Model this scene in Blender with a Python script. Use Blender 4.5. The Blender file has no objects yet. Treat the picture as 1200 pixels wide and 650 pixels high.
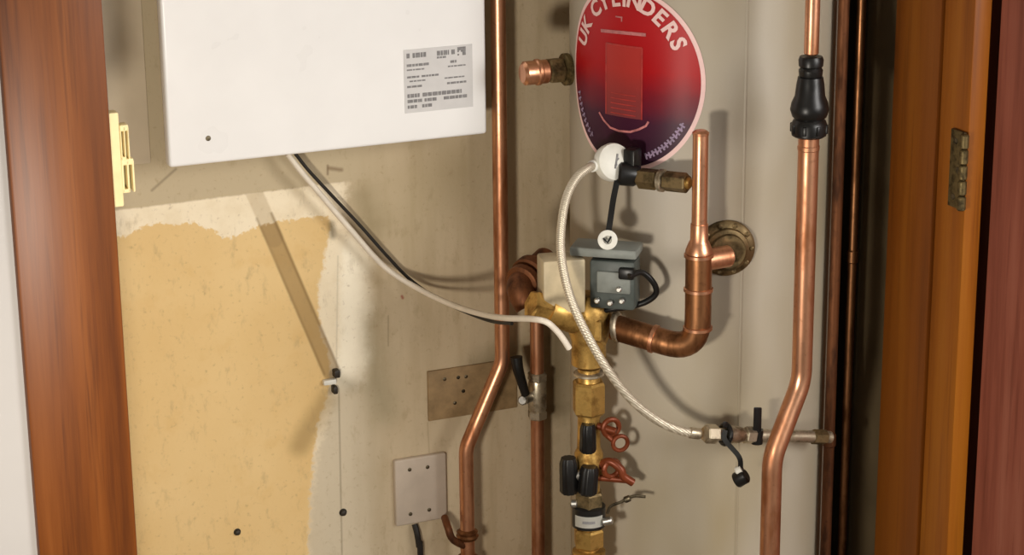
import bpy, bmesh, math, random
import mathutils
from mathutils import Vector, Matrix
random.seed(7)
C = bpy.context.scene.collection
R = math.radians

# ------------------------------------------------------------------ camera
F = 2600.0
PSI, TH, RO = R(23.0), R(17.0), R(-0.6)
DIST = 3.36
P0 = Vector((0, 0, 0.85))
fwd = Vector((math.sin(PSI) * math.cos(TH), math.cos(PSI) * math.cos(TH), -math.sin(TH)))
r0 = Vector((math.cos(PSI), -math.sin(PSI), 0))
u0 = r0.cross(fwd)
right = math.cos(RO) * r0 + math.sin(RO) * u0
up = -math.sin(RO) * r0 + math.cos(RO) * u0
CAM = P0 - DIST * fwd
cd = bpy.data.cameras.new('camera'); cam = bpy.data.objects.new('camera', cd); C.objects.link(cam)
cd.sensor_fit = 'HORIZONTAL'; cd.sensor_width = 36; cd.lens = F / 1200 * 36; cd.clip_start = .05; cd.clip_end = 50
m = Matrix((right, up, -fwd)).transposed().to_4x4(); m.translation = CAM
cam.matrix_world = m
bpy.context.scene.camera = cam

def ray(px, py):
    return (fwd * F + right * (px - 600) - up * (py - 325)).normalized()
def W(px, py, d):
    """the point seen at (px,py) standing d metres in front of the back wall"""
    v = ray(px, py); t = (-d - CAM.y) / v.y
    return CAM + v * t
def WX(px, py, x):
    v = ray(px, py); t = (x - CAM.x) / v.x
    return CAM + v * t
def proj(p):
    q = p - CAM; w = q.dot(fwd)
    return 600 + F * q.dot(right) / w, 325 - F * q.dot(up) / w
def mpp(p):
    return (p - CAM).dot(fwd) / F
def zat(x, y, py):
    """point on the vertical line (x,y) seen at image row py"""
    a = Vector((x, y, 0)); b = Vector((x, y, 2))
    lo, hi = 0.0 - 3, 4.0
    for _ in range(50):
        mid = (lo + hi) / 2
        if proj(Vector((x, y, mid)))[1] > py: lo = mid
        else: hi = mid
    return Vector((x, y, lo))
def hb(px, py):
    v = ray(px, py); return math.atan2(v.x, v.y)
# hot water cylinder: found from its two silhouette edges
b1, b2 = hb(668, 330), hb(982, 330)
bm_, bh_ = (b1 + b2) / 2, (b2 - b1) / 2
CL = (-.035 - CAM.y) / (math.cos(bm_) + math.sin(bh_))
CR = CL * math.sin(bh_)
CX, CY = CAM.x + CL * math.sin(bm_), CAM.y + CL * math.cos(bm_)
def cyl(px, py, off=0.0):
    """the point seen at (px,py) off metres out from the cylinder's skin"""
    v = ray(px, py); rr = CR + off
    ax, ay = CAM.x - CX, CAM.y - CY
    a = v.x ** 2 + v.y ** 2; b = ax * v.x + ay * v.y; c = ax * ax + ay * ay - rr * rr
    D = b * b - a * c
    t = (-b - math.sqrt(max(D, 0))) / a
    return CAM + v * t
def cang(p): return math.atan2(p.x - CX, -(p.y - CY))   # 0 = facing the room
def conc(ang, z, off=0.0):
    return Vector((CX + (CR + off) * math.sin(ang), CY - (CR + off) * math.cos(ang), z))

# ------------------------------------------------------------------ materials
def lin(c):
    return tuple(((v / 255) / 12.92 if v / 255 <= .04045 else ((v / 255 + .055) / 1.055) ** 2.4) for v in c) + (1,)
class NT:
    def __init__(s, name):
        s.m = bpy.data.materials.new(name); s.m.use_nodes = True
        s.t = s.m.node_tree; s.b = s.t.nodes['Principled BSDF']
        s.co = s.t.nodes.new('ShaderNodeTexCoord').outputs['Object']
    def n(s, typ, **k):
        x = s.t.nodes.new('ShaderNode' + typ)
        for a, v in k.items(): setattr(x, a, v)
        return x
    def l(s, a, b): s.t.links.new(a, b)
    def put(s, sock, v):
        if isinstance(v, bpy.types.NodeSocket): s.l(v, sock)
        else: sock.default_value = v
    def math(s, op, a, b=None, clamp=False):
        x = s.n('Math', operation=op, use_clamp=clamp); s.put(x.inputs[0], a)
        if b is not None: s.put(x.inputs[1], b)
        return x.outputs[0]
    def ss(s, v, a, b, lo=0.0, hi=1.0):
        x = s.n('MapRange', interpolation_type='SMOOTHSTEP'); s.put(x.inputs[0], v)
        x.inputs[1].default_value = a; x.inputs[2].default_value = b; x.inputs[3].default_value = lo; x.inputs[4].default_value = hi
        return x.outputs[0]
    def noise(s, scale, detail=3, rough=.6, vec=None, sc=None):
        v = vec or s.co
        if sc:
            mp = s.n('Mapping'); mp.inputs['Scale'].default_value = sc; s.l(v, mp.inputs[0]); v = mp.outputs[0]
        x = s.n('TexNoise'); x.inputs['Scale'].default_value = scale; x.inputs['Detail'].default_value = detail
        x.inputs['Roughness'].default_value = rough; s.l(v, x.inputs['Vector'])
        return x.outputs['Fac']
    def mix(s, f, a, b, blend='MIX'):
        x = s.n('Mix', data_type='RGBA', blend_type=blend)
        s.put(x.inputs[0], f); s.put(x.inputs[6], a); s.put(x.inputs[7], b)
        return x.outputs[2]
    def ramp(s, f, stops):
        x = s.n('ValToRGB'); cr = x.color_ramp
        cr.elements[0].position, cr.elements[0].color = stops[0]
        cr.elements[1].position, cr.elements[1].color = stops[-1]
        for p, c in stops[1:-1]:
            e = cr.elements.new(p); e.color = c
        s.l(f, x.inputs[0]); return x.outputs[0]
    def bump(s, h, strength=.2, dist=.002):
        x = s.n('Bump'); x.inputs['Strength'].default_value = strength; x.inputs['Distance'].default_value = dist
        s.l(h, x.inputs['Height']); s.l(x.outputs[0], s.b.inputs['Normal'])
    def set(s, col=None, rough=None, metal=None, spec=None):
        if col is not None: s.put(s.b.inputs['Base Color'], col)
        if rough is not None: s.put(s.b.inputs['Roughness'], rough)
        if metal is not None: s.put(s.b.inputs['Metallic'], metal)
        if spec is not None: s.put(s.b.inputs['Specular IOR Level'], spec)
        return s.m
def plain(name, rgb, rough=.5, metal=0.0, var=.12, scale=40, spec=.4):
    t = NT(name); c = lin(rgb); d = tuple(v * (1 - var * 1.6) for v in c[:3]) + (1,); e = tuple(min(1, v * (1 + var)) for v in c[:3]) + (1,)
    n = t.noise(scale, 3)
    col = t.ramp(n, [(.3, d), (.7, e)])
    rr = t.ss(n, .2, .8, rough * .85, min(1, rough * 1.2))
    return t.set(col, rr, metal, spec)
def metal(name, base, dark, rough=.3, scale=22, sc=(1, 1, .25), met=1.0, amt=(.42, .68)):
    t = NT(name); n = t.noise(scale, 4, .65, sc=sc); n2 = t.noise(140, 2, .5)
    f = t.ss(n, amt[0], amt[1])
    col = t.mix(f, lin(base), lin(dark))
    col = t.mix(t.ss(n2, .6, .75, 0, .35), col, lin(dark))
    t.bump(n2, .06, .001)
    return t.set(col, t.ss(n, .3, .75, rough, min(1, rough + .25)), met)
M = {}
M['copper'] = metal('copper', (222, 164, 128), (156, 100, 66), .28, met=.9)
M['copper_tarnish'] = metal('tarnished_copper', (166, 116, 78), (98, 62, 36), .32, 30, met=.92)
M['copper_brown'] = metal('brown_copper', (122, 76, 46), (66, 40, 26), .5, 30, met=.7)
M['brass'] = metal('brass', (196, 158, 88), (132, 98, 46), .36, 45, (1, 1, 1), met=.8)
M['brass_old'] = metal('dull_brass', (146, 126, 90), (80, 68, 46), .42, 40, (1, 1, 1), met=.85)
M['nickel'] = metal('nickel_plate', (204, 192, 168), (130, 116, 94), .32, 45, (1, 1, 1), met=.8)
M['steel'] = metal('steel', (200, 198, 192), (130, 126, 118), .35, 60, (1, 1, 1))
M['black'] = plain('black_plastic', (24, 23, 22), .35)
M['blackc'] = plain('black_cable_sheath', (34, 30, 27), .5)
M['whitep'] = plain('white_enamel', (240, 239, 238), .3, 0, .02, 8)
M['whitecap'] = plain('white_plastic', (222, 220, 210), .4, 0, .05)
M['cream'] = plain('cream_plastic', (240, 222, 168), .45, 0, .05)
M['creambox'] = plain('cream_painted_metal', (188, 172, 140), .5, 0, .1)
M['grey'] = plain('grey_actuator_plastic', (128, 132, 126), .5, 0, .12)
M['greyd'] = plain('dark_grey_plastic', (74, 80, 76), .45, 0, .15)
M['platec'] = plain('grey_blank_plate', (196, 182, 166), .45, 0, .06, 20)
M['plateb'] = plain('brown_bare_plate', (150, 124, 88), .6, 0, .16, 50)
M['screw'] = metal('dull_screw', (120, 110, 90), (60, 54, 44), .4, 80, (1, 1, 1))
M['darkscrew'] = plain('dark_screw', (44, 38, 30), .5)
M['redlever'] = plain('red_brown_lever', (122, 58, 30), .4, .3, .15)
M['wcable'] = plain('white_cable_sheath', (226, 216, 200), .45, 0, .05)
M['print'] = plain('grey_print', (132, 130, 130), .6, 0, .2, 300)
M['printw'] = plain('pale_print', (238, 200, 195), .5, 0, .05)
M['printp'] = plain('faded_print', (196, 120, 120), .5, 0, .2, 90)
M['paper'] = plain('label_paper', (206, 204, 203), .45, 0, .03)
M['greyback'] = plain('grey_chassis', (168, 158, 138), .6, 0, .05)
M['wallw'] = plain('white_hall_paint', (186, 182, 179), .7, 0, .03, 6)
M['floor'] = plain('floor_screed', (120, 108, 92), .8, 0, .2, 12)
M['ceil'] = plain('ceiling_paint', (226, 224, 218), .8, 0, .02, 6)
M['sidewall'] = plain('dark_stained_board', (98, 84, 60), .6, 0, .15, 10)
M['leftwall'] = plain('cupboard_side_plaster', (206, 178, 126), .8, 0, .06, 10)
M['hinge'] = metal('aged_brass_hinge', (120, 104, 68), (70, 58, 36), .45, 90, (1, 1, 1), met=.7)
M['panel'] = plain('painted_backing_board', (206, 190, 164), .6, 0, .04, 14)

def wood(name, a, b, c, streak=26, rough=.42, zs=.045):
    t = NT(name)
    n = t.noise(streak, 5, .65, sc=(1, 1, zs)); n2 = t.noise(streak * 5, 3, .6, sc=(1, 1, zs * .6))
    w = t.noise(3, 2, .5, sc=(1, 1, .3))
    col = t.ramp(n, [(.28, lin(b)), (.5, lin(a)), (.72, lin(c))])
    col = t.mix(t.ss(n2, .52, .72, 0, .55), col, lin(b))
    col = t.mix(t.ss(w, .4, .7, 0, .35), col, lin(c))
    t.bump(n2, .12, .001)
    return t.set(col, rough, 0, .35)
M['wood_l'] = wood('varnished_brown_wood', (114, 60, 17), (72, 33, 8), (134, 76, 29))
M['wood_r'] = wood('varnished_orange_wood', (154, 86, 16), (104, 48, 6), (174, 108, 28), 20)
M['wood_rb'] = wood('varnished_brown_stop_wood', (126, 66, 12), (84, 38, 6), (150, 88, 22), 20)
M['wood_rd'] = wood('shaded_dark_red_wood', (92, 46, 24), (58, 24, 10), (110, 60, 32), 24)  # dark red wood, made darker for the shaded gap by the door
M['wood_door'] = wood('red_stained_door_wood', (150, 84, 66), (112, 56, 42), (168, 104, 84), 30)

# hot water cylinder skin: off-white foam jacket with a joint line
t = NT('cylinder_jacket')
n = t.noise(5, 3, .55, sc=(1, 1, .35)); n2 = t.noise(260, 2, .5)
col = t.ramp(n, [(.3, lin((158, 144, 116))), (.7, lin((184, 176, 163)))])
t.bump(n2, .12, .001); M['jacket'] = t.set(col, t.ss(n, .3, .7, .42, .55), 0, .35)

# printed oval label: red at the top running into navy at the foot (coordinate z of the label)
LZ = [0, 0]
def label_mat(z0, z1, light=0):
    t = NT('printed_label'); s = t.n('SeparateXYZ'); t.l(t.co, s.inputs[0])
    n = t.noise(30, 2); z = t.math('ADD', s.outputs[2], t.math('MULTIPLY', t.math('SUBTRACT', n, .5), .02))
    f = t.ss(z, z0, z1); f = t.math('MULTIPLY', t.math('SUBTRACT', z, z0), 1 / (z1 - z0), True)
    col = t.ramp(f, [(.04, lin((46, 22, 42))), (.28, lin((66, 24, 46))), (.42, lin((120, 16, 32))), (.55, lin((168, 8, 16))), (.8, lin((176, 30, 34))), (1, lin((170, 36, 40)))])
    if light: col = t.mix(.3, col, lin((190, 96, 84)))
    return t.set(col, .4, 0, .18)

# ------------------------------------------------------------------ mesh helpers
def origin(o):
    v = Vector((0, 0, 0))
    while o is not None: v += o.location; o = o.parent
    return v
def tag(o, label=None, cat=None, group=None, kind=None):
    if label: o['label'] = label
    if cat: o['category'] = cat
    if group: o['group'] = group
    if kind: o['kind'] = kind
    return o
def thing(name, loc, label, cat, group=None):
    o = bpy.data.objects.new(name, None); C.objects.link(o); o.location = loc; o.empty_display_size = .02
    return tag(o, label, cat, group)
def obj(name, bm, mat, parent=None, smooth=35, base=None, label=None):
    loc = Vector((0, 0, 0))
    if parent is not None: off = origin(parent)
    elif base is not None: off = Vector(base); loc = off
    else: off = Vector((0, 0, 0))
    bmesh.ops.recalc_face_normals(bm, faces=bm.faces)
    for v in bm.verts: v.co -= off
    me = bpy.data.meshes.new(name); bm.to_mesh(me); bm.free()
    me.materials.append(M[mat] if isinstance(mat, str) else mat)
    if smooth:
        me.shade_smooth(); me.set_sharp_from_angle(angle=R(smooth))
    o = bpy.data.objects.new(name, me); C.objects.link(o); o.location = loc
    if parent is not None: o.parent = parent
    if label: o['label'] = label
    return o
def struct(name, bm, mat):
    o = obj(name, bm, mat); o['kind'] = 'structure'; return o
def box(bm, lo, hi, bev=0.0, seg=2):
    b2 = bmesh.new()
    bmesh.ops.create_cube(b2, size=1)
    lo, hi = Vector(lo), Vector(hi)
    for v in b2.verts: v.co = Vector(((lo[i] + hi[i]) / 2 + v.co[i] * (hi[i] - lo[i]) for i in range(3)))
    if bev: bmesh.ops.bevel(b2, geom=b2.edges[:], offset=bev, segments=seg, profile=.5, affect='EDGES')
    me = bpy.data.meshes.new('x'); b2.to_mesh(me); b2.free(); bm.from_mesh(me); bpy.data.meshes.remove(me)
    return bm
def obox(bm, o, ex, ey, ez, sx, sy, sz, bev=0.0, seg=2):
    """box centred at o along the axes ex, ey, ez with full sizes sx, sy, sz"""
    b2 = bmesh.new(); bmesh.ops.create_cube(b2, size=1)
    for v in b2.verts: v.co = Vector((v.co.x * sx, v.co.y * sy, v.co.z * sz))
    if bev: bmesh.ops.bevel(b2, geom=b2.edges[:], offset=bev, segments=seg, profile=.5, affect='EDGES')
    for v in b2.verts: v.co = o + ex * v.co.x + ey * v.co.y + ez * v.co.z
    me = bpy.data.meshes.new('x'); b2.to_mesh(me); b2.free(); bm.from_mesh(me); bpy.data.meshes.remove(me)
    return bm
def frame_of(d):
    d = d.normalized(); a = Vector((0, 0, 1)) if abs(d.z) < .9 else Vector((0, 1, 0))
    x = d.cross(a).normalized(); y = d.cross(x).normalized()
    return x, y, d
def lathe(bm, A, d, prof, seg=24, rot=0.0, caps=True):
    """prof: (distance along d from A, radius)"""
    x, y, d = frame_of(Vector(d)); rings = []
    for s, r in prof:
        rings.append([bm.verts.new(A + d * s + (x * math.cos(k * 2 * math.pi / seg + rot) + y * math.sin(k * 2 * math.pi / seg + rot)) * r) for k in range(seg)])
    for a, b in zip(rings, rings[1:]):
        for k in range(seg): bm.faces.new((a[k], a[(k + 1) % seg], b[(k + 1) % seg], b[k]))
    if caps:
        bm.faces.new(rings[0][::-1]); bm.faces.new(rings[-1])
    return bm
def rod(bm, A, B, r, seg=20, ch=.12):
    L = (B - A).length; c = min(r * ch * 2, L * .2)
    return lathe(bm, A, B - A, [(0, r - c), (c, r), (L - c, r), (L, r - c)], seg)
def hexnut(bm, A, B, r, rot=.3):
    L = (B - A).length; c = min(r * .14, L * .2)
    return lathe(bm, A, B - A, [(0, r * .88), (c, r), (L - c, r), (L, r * .88)], 6, rot)
def fillet(pts, rad, n=8):
    out = [pts[0]]
    for a, b, c in zip(pts, pts[1:], pts[2:]):
        u, v = (a - b), (c - b); lu, lv = u.length, v.length; u.normalize(); v.normalize()
        ang = u.angle(v); k = min(rad / max(math.tan(ang / 2), 1e-4), lu * .49, lv * .49)
        p, q = b + u * k, b + v * k
        for i in range(n + 1):
            s = i / n; out.append(p.lerp(b, s).lerp(b.lerp(q, s), s))
    out.append(pts[-1]); return out
def spline(pts, n=8):
    out = []; P = [pts[0] * 2 - pts[1]] + list(pts) + [pts[-1] * 2 - pts[-2]]
    for i in range(1, len(P) - 2):
        a, b, c, d = P[i - 1:i + 3]
        for k in range(n):
            s = k / n
            out.append(.5 * ((2 * b) + (c - a) * s + (2 * a - 5 * b + 4 * c - d) * s * s + (-a + 3 * b - 3 * c + d) * s ** 3))
    out.append(pts[-1]); return out
def tube(bm, pts, r, seg=16, rf=None):
    pts = [Vector(p) for p in pts]; T = []
    for i in range(len(pts)):
        a = pts[max(i - 1, 0)]; b = pts[min(i + 1, len(pts) - 1)]; T.append((b - a).normalized())
    x, y, _ = frame_of(T[0]); rings = []
    for i, p in enumerate(pts):
        x = (x - T[i] * x.dot(T[i])).normalized(); y = T[i].cross(x)
        rr = r if rf is None else rf(i, r)
        rings.append([bm.verts.new(p + (x * math.cos(2 * math.pi * k / seg) + y * math.sin(2 * math.pi * k / seg)) * rr) for k in range(seg)])
    for a, b in zip(rings, rings[1:]):
        for k in range(seg): bm.faces.new((a[k], a[(k + 1) % seg], b[(k + 1) % seg], b[k]))
    bm.faces.new(rings[0][::-1]); bm.faces.new(rings[-1])
    return bm
def B(): return bmesh.new()
Z = Vector((0, 0, 1)); X = Vector((1, 0, 0)); Y = Vector((0, 1, 0))
def dirc(a): return Vector((math.sin(a), -math.cos(a), 0))   # outward from the cylinder
def tanc(a): return Vector((math.cos(a), math.sin(a), 0))    # to the right along its skin

# ------------------------------------------------------------------ the room
HF = .42                                  # depth of the cupboard up to the face of its frame
xl0 = W(20.5, 325, HF).x; xl1 = W(141, 325, HF).x
XR = WX(1037, 325, 0).x if False else W(1037, 325, .42).x
dR = -WX(1124, 325, XR).y                # depth of the right frame's front edge
def wxz(px, py):
    p = W(px, py, 0); return (p.x, p.z)

def wall_mat():
    t = NT('patchy_painted_plaster')
    sep = t.n('SeparateXYZ'); t.l(t.co, sep.inputs[0]); x, z = sep.outputs[0], sep.outputs[2]
    flat = t.n('CombineXYZ'); t.l(x, flat.inputs[0]); t.l(z, flat.inputs[1]); P = flat.outputs[0]
    big = t.noise(4, 3, .55); mid = t.noise(22, 4, .65); fine = t.noise(120, 3, .6); vst = t.noise(24, 3, .6, sc=(1, 1, .12))
    def jit(a, amp): return t.math('MULTIPLY', t.math('SUBTRACT', a, .5), amp)
    def curve_mask(pts, axis, soft, wob):
        """1 on the far (greater) side of a wavering border; pts are pixels"""
        q = [wxz(*p) for p in pts]
        if axis == 'z': q = sorted((a, b) for a, b in q); inp, val = x, z
        else: q = sorted((b, a) for a, b in q); inp, val = z, x
        i0, i1 = q[0][0], q[-1][0]; v0 = min(b for a, b in q) - .1; v1 = max(b for a, b in q) + .1
        fc = t.n('FloatCurve'); cm = fc.mapping.curves[0]
        nrm = [((a - i0) / (i1 - i0), (b - v0) / (v1 - v0)) for a, b in q]
        cm.points[0].location = nrm[0]; cm.points[1].location = nrm[-1]
        for a in nrm[1:-1]: cm.points.new(*a)
        fc.mapping.update()
        f = t.math('MULTIPLY', t.math('SUBTRACT', inp, i0), 1 / (i1 - i0), True)
        t.l(f, fc.inputs['Value'])
        edge = t.math('ADD', t.math('MULTIPLY', fc.outputs[0], v1 - v0), v0)
        dlt = t.math('SUBTRACT', val, edge)
        dlt = t.math('ADD', dlt, jit(mid, wob)); dlt = t.math('ADD', dlt, jit(fine, wob * .9))
        return t.ss(dlt, -soft, soft)
    def capsule(p, q, r, soft, amt=1.0, wob=.0):
        a = Vector(wxz(*p)).to_3d(); b = Vector(wxz(*q)).to_3d(); ab = b - a
        s = t.n('VectorMath', operation='SUBTRACT'); t.l(P, s.inputs[0]); s.inputs[1].default_value = a
        d = t.n('VectorMath', operation='DOT_PRODUCT'); t.l(s.outputs[0], d.inputs[0]); d.inputs[1].default_value = ab
        h = t.math('MULTIPLY', d.outputs['Value'], 1 / max(ab.length_squared, 1e-9), True)
        sc = t.n('VectorMath', operation='SCALE'); sc.inputs[0].default_value = ab; t.l(h, sc.inputs['Scale'])
        e = t.n('VectorMath', operation='SUBTRACT'); t.l(s.outputs[0], e.inputs[0]); t.l(sc.outputs[0], e.inputs[1])
        ln = t.n('VectorMath', operation='LENGTH'); t.l(e.outputs[0], ln.inputs[0]); v = ln.outputs['Value']
        if wob: v = t.math('ADD', v, jit(mid, wob))
        return t.ss(v, r - soft, r + soft, amt, 0.0)
    k = 1 / 770.0
    beige = t.ramp(big, [(.3, lin((192, 173, 142))), (.7, lin((206, 189, 160)))])
    beige = t.mix(t.ss(vst, .42, .72, 0, .5), beige, lin((172, 152, 118)))
    col = beige
    # grey-white scrim of old plaster right of the bare patch
    col = t.mix(capsule((395, 470), (398, 700), 42 * k, 34 * k, .75, .03), col, lin((206, 194, 170)))
    # greyer scuffs
    col = t.mix(capsule((425, 380), (450, 480), 14 * k, 26 * k, .75, .03), col, lin((152, 140, 110)))
    col = t.mix(capsule((428, 232), (436, 262), 10 * k, 24 * k, .6, .04), col, lin((128, 116, 82)))
    col = t.mix(capsule((540, 200), (560, 260), 20 * k, 50 * k, .35, .05), col, lin((160, 142, 106)))
    col = t.mix(t.ss(mid, .55, .75, 0, .3), col, lin((166, 148, 114)))
    col = t.mix(capsule((406, 305), (404, 425), 24 * k, 18 * k, 1, .03), col, lin((255, 246, 224)))
    col = t.mix(capsule((520, 210), (470, 250), 40 * k, 60 * k, .35, .05), col, lin((176, 160, 124)))
    # bare plaster patch
    above0 = curve_mask([(60, 254), (140, 246), (270, 230), (395, 214), (450, 206)], 'z', .002, .003)
    above = above0
    col = t.mix(t.math('MULTIPLY', above, t.math('SUBTRACT', 1.0, curve_mask([(420, 60), (430, 200), (470, 330)], 'x', .05, .05))), col, lin((190, 174, 144)))
    col = t.mix(capsule((440, 60), (440, 260), 8 * k, 40 * k, .35, .05), col, lin((168, 150, 116)))
    belowL2 = t.math('SUBTRACT', 1.0, curve_mask([(60, 288), (140, 277), (185, 262), (215, 262), (250, 272), (275, 278), (300, 268), (330, 258), (360, 256), (400, 254)], 'z', .0025, .026))
    leftb = t.math('SUBTRACT', 1.0, curve_mask([(388, 150), (388, 262), (378, 310), (373, 370), (384, 420), (386, 450), (372, 500), (366, 560), (362, 620), (358, 720)], 'x', .004, .02))
    left2 = t.math('SUBTRACT', 1.0, curve_mask([(408, 150), (400, 300), (392, 450), (366, 560), (358, 720)], 'x', .012, .02))
    band = t.math('MULTIPLY', t.math('SUBTRACT', 1.0, above), left2)
    white = t.mix(t.ss(mid, .4, .7, 0, .5), lin((240, 226, 198)), lin((222, 204, 170)))
    col = t.mix(band, col, white)
    bare = t.math('MULTIPLY', belowL2, leftb)
    yellow = t.ramp(big, [(.3, lin((216, 182, 124))), (.7, lin((226, 196, 142)))])
    yellow = t.mix(t.ss(mid, .5, .75, 0, .3), yellow, lin((208, 168, 104)))
    col = t.mix(bare, col, yellow)
    # grubby outline left by an old pipe, with darker edges
    dk = lin((142, 112, 66)); dk2 = lin((112, 86, 50))
    notab = t.math('SUBTRACT', 1.0, above)
    col = t.mix(t.math('MULTIPLY', notab, capsule((290, 208), (322, 280), 9.5 * k, 1.5 * k, .42)), col, lin((170, 148, 112)))
    col = t.mix(t.math('MULTIPLY', belowL2, capsule((300, 228), (388, 436), 9.5 * k, 2 * k, .62, .003)), col, dk)
    col = t.mix(capsule((318, 250), (396, 430), 1.2 * k, 2 * k, .6), col, dk2)
    col = t.mix(capsule((301, 256), (380, 438), 1 * k, 2 * k, .5), col, dk2)
    col = t.mix(capsule((382, 470), (352, 520), 12 * k, 11 * k, .6, .012), col, lin((150, 124, 78)))
    col = t.mix(capsule((392, 440), (412, 452), 5 * k, 12 * k, .5, .01), col, lin((120, 108, 80)))
    col = t.mix(capsule((388, 262), (390, 276), 3 * k, 5 * k, .7, .006), col, lin((84, 74, 50)))
    # cracks, drill marks, thin dark lines
    col = t.mix(capsule((396, 300), (394, 440), .6 * k, 1.4 * k, .3), col, lin((120, 106, 80)))
    col = t.mix(capsule((397, 455), (401, 660), .7 * k, 1.5 * k, .55), col, lin((96, 84, 62)))
    col = t.mix(capsule((455, 370), (455, 405), .6 * k, 1.2 * k, .5), col, lin((110, 96, 70)))
    col = t.mix(capsule((471, 347), (472, 349), 1.5 * k, 1.2 * k, .7), col, lin((150, 50, 40)))
    col = t.mix(capsule((206, 198), (178, 223), 1.2 * k, 1.6 * k, .6), col, lin((120, 106, 84)))  # thin darker line slanting down from the boiler's lower left corner
    col = t.mix(capsule((386, 197), (400, 199), 2.0 * k, 2.0 * k, .6, .004), col, lin((110, 84, 56)))
    col = t.mix(capsule((384, 194), (384, 204), 1.2 * k, 1.2 * k, .6), col, lin((100, 74, 48)))
    col = t.mix(capsule((501, 495), (503, 530), .6 * k, 1.2 * k, .4), col, lin((140, 120, 90)))
    # green-grey soot round the brown plate
    col = t.mix(capsule((560, 436), (604, 414), 12 * k, 26 * k, .8, .03), col, lin((104, 92, 58)))
    col = t.mix(capsule((652, 395), (650, 475), 14 * k, 24 * k, .85, .03), col, lin((96, 80, 46)))
    col = t.mix(t.ss(fine, .58, .74, 0, .32), col, lin((146, 122, 88)))
    col = t.mix(t.ss(t.noise(48, 4, .7, sc=(1, 1, .45)), .54, .72, 0, .3), col, lin((150, 130, 96)))
    t.bump(t.math('ADD', t.math('MULTIPLY', mid, .7), fine), .25, .002)
    return t.set(col, .75, 0, .25)
M['wall'] = wall_mat()

XL = xl0 - .02                            # cupboard's own left side wall
XRW = XR + .012                           # and its right one
bm = B(); box(bm, (XL - .1, 0, 0), (XRW + .1, .1, 2.4)); struct('wall_back', bm, 'wall')
bm = B(); box(bm, (XL - .1, -HF + .03, 0), (XL, 0, 2.4)); struct('wall_left', bm, 'leftwall')
bm = B(); box(bm, (XRW, -.45, 0), (XRW + .1, 0, 2.4)); struct('wall_right', bm, 'sidewall')
bm = B(); box(bm, (-4, -5, -.1), (3.5, .1, 0)); struct('floor', bm, 'floor')
bm = B(); box(bm, (-4, -5, 2.4), (3.5, .1, 2.5)); struct('ceiling', bm, 'ceil')
# hall wall left of the opening
bm = B(); box(bm, (-4, -HF + .012, 0), (xl0 + .001, -HF + .13, 2.4)); struct('wall_front_left', bm, 'wallw')
bm = B(); box(bm, (XR + .16, -dR + .02, 0), (3.5, -dR + .14, 2.4)); struct('wall_front_right', bm, 'wallw')
# left door frame: flat board with an eased edge and a lining behind it
bm = B(); box(bm, (xl0, -HF, 0), (xl1, -HF + .028, 2.2), .004); box(bm, (xl1 - .03, -HF + .028, 0), (xl1 - .004, -HF + .13, 2.2), .002)
struct('trim_1', bm, 'wood_l')
# right door frame: lining, planted stop and front edge
bm = B(); bm2 = B()
dst = -WX(1090, 325, XR).y
box(bm2, (XR, -dst + .003, 0), (XR + .03, -.42, 2.2), .0025)
box(bm, (XR + .003, -dR, 0), (XR + .03, -dst, 2.2), .0025)
struct('trim_2', bm, 'wood_r'); struct('trim_5', bm2, 'wood_rb')
bm = B(); box(bm, (XR + .031, -dR + .018, 0), (XR + .2, -dR + .04, 2.2), .002); struct('trim_3', bm, 'wood_rd')  # frame face in the door gap, its shade put into the colour
# painted backing board beside the boiler
a = W(60, 192, .012); b = W(177, 191, .012)
bm = B(); box(bm, (a.x, -.012, b.z), (b.x, .001, 1.9), .0015); struct('trim_4', bm, 'panel')

# door, standing open towards the hall, on its hinge
dd = -WX(1141, 325, XR + .034).y
hx = XR + .034
dr = thing('door_1', (hx, -dR - .012, 0), 'red-brown stained timber door standing open on the right frame', 'door'); 
dr['kind'] = 'structure'
bm = B(); box(bm, (0, -.72, .01), (.04, 0, 2.0), .003)
for v in bm.verts: v.co = Matrix.Rotation(R(24), 4, 'Z') @ v.co + Vector((hx, -dR - .012, 0))
obj('door_leaf', bm, 'wood_door', dr)
h0 = WX(1122, 152, XR); h1 = WX(1122, 244, XR)
pa = -WX(1114, 198, XR).y
bm = B(); box(bm, (XR - .0025, -dR + .002, h1.z), (XR + .002, -pa, h0.z), .001)
hg = obj('hinge', bm, 'hinge', dr, label='aged brass butt hinge on the orange frame')
for k in range(3):
    zz = h1.z + (h0.z - h1.z) * (.14 + .36 * k); yy = -(pa * .5 + dR * .5) + (.004 if k != 1 else -.004)
    bm = B(); lathe(bm, Vector((XR - .0025, yy, zz)), -X, [(0, .0045), (.001, .004), (.0016, .002)], 14)
    obj('screw', bm, 'screw', hg)
bm = B()
for k in range(5):
    zz = h1.z + (h0.z - h1.z) * k / 5
    rod(bm, Vector((XR - .004, -dR - .002, zz + .001)), Vector((XR - .004, -dR - .002, zz + (h0.z - h1.z) / 5 - .001)), .006, 14)
obj('knuckle', bm, 'hinge', hg)

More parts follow.
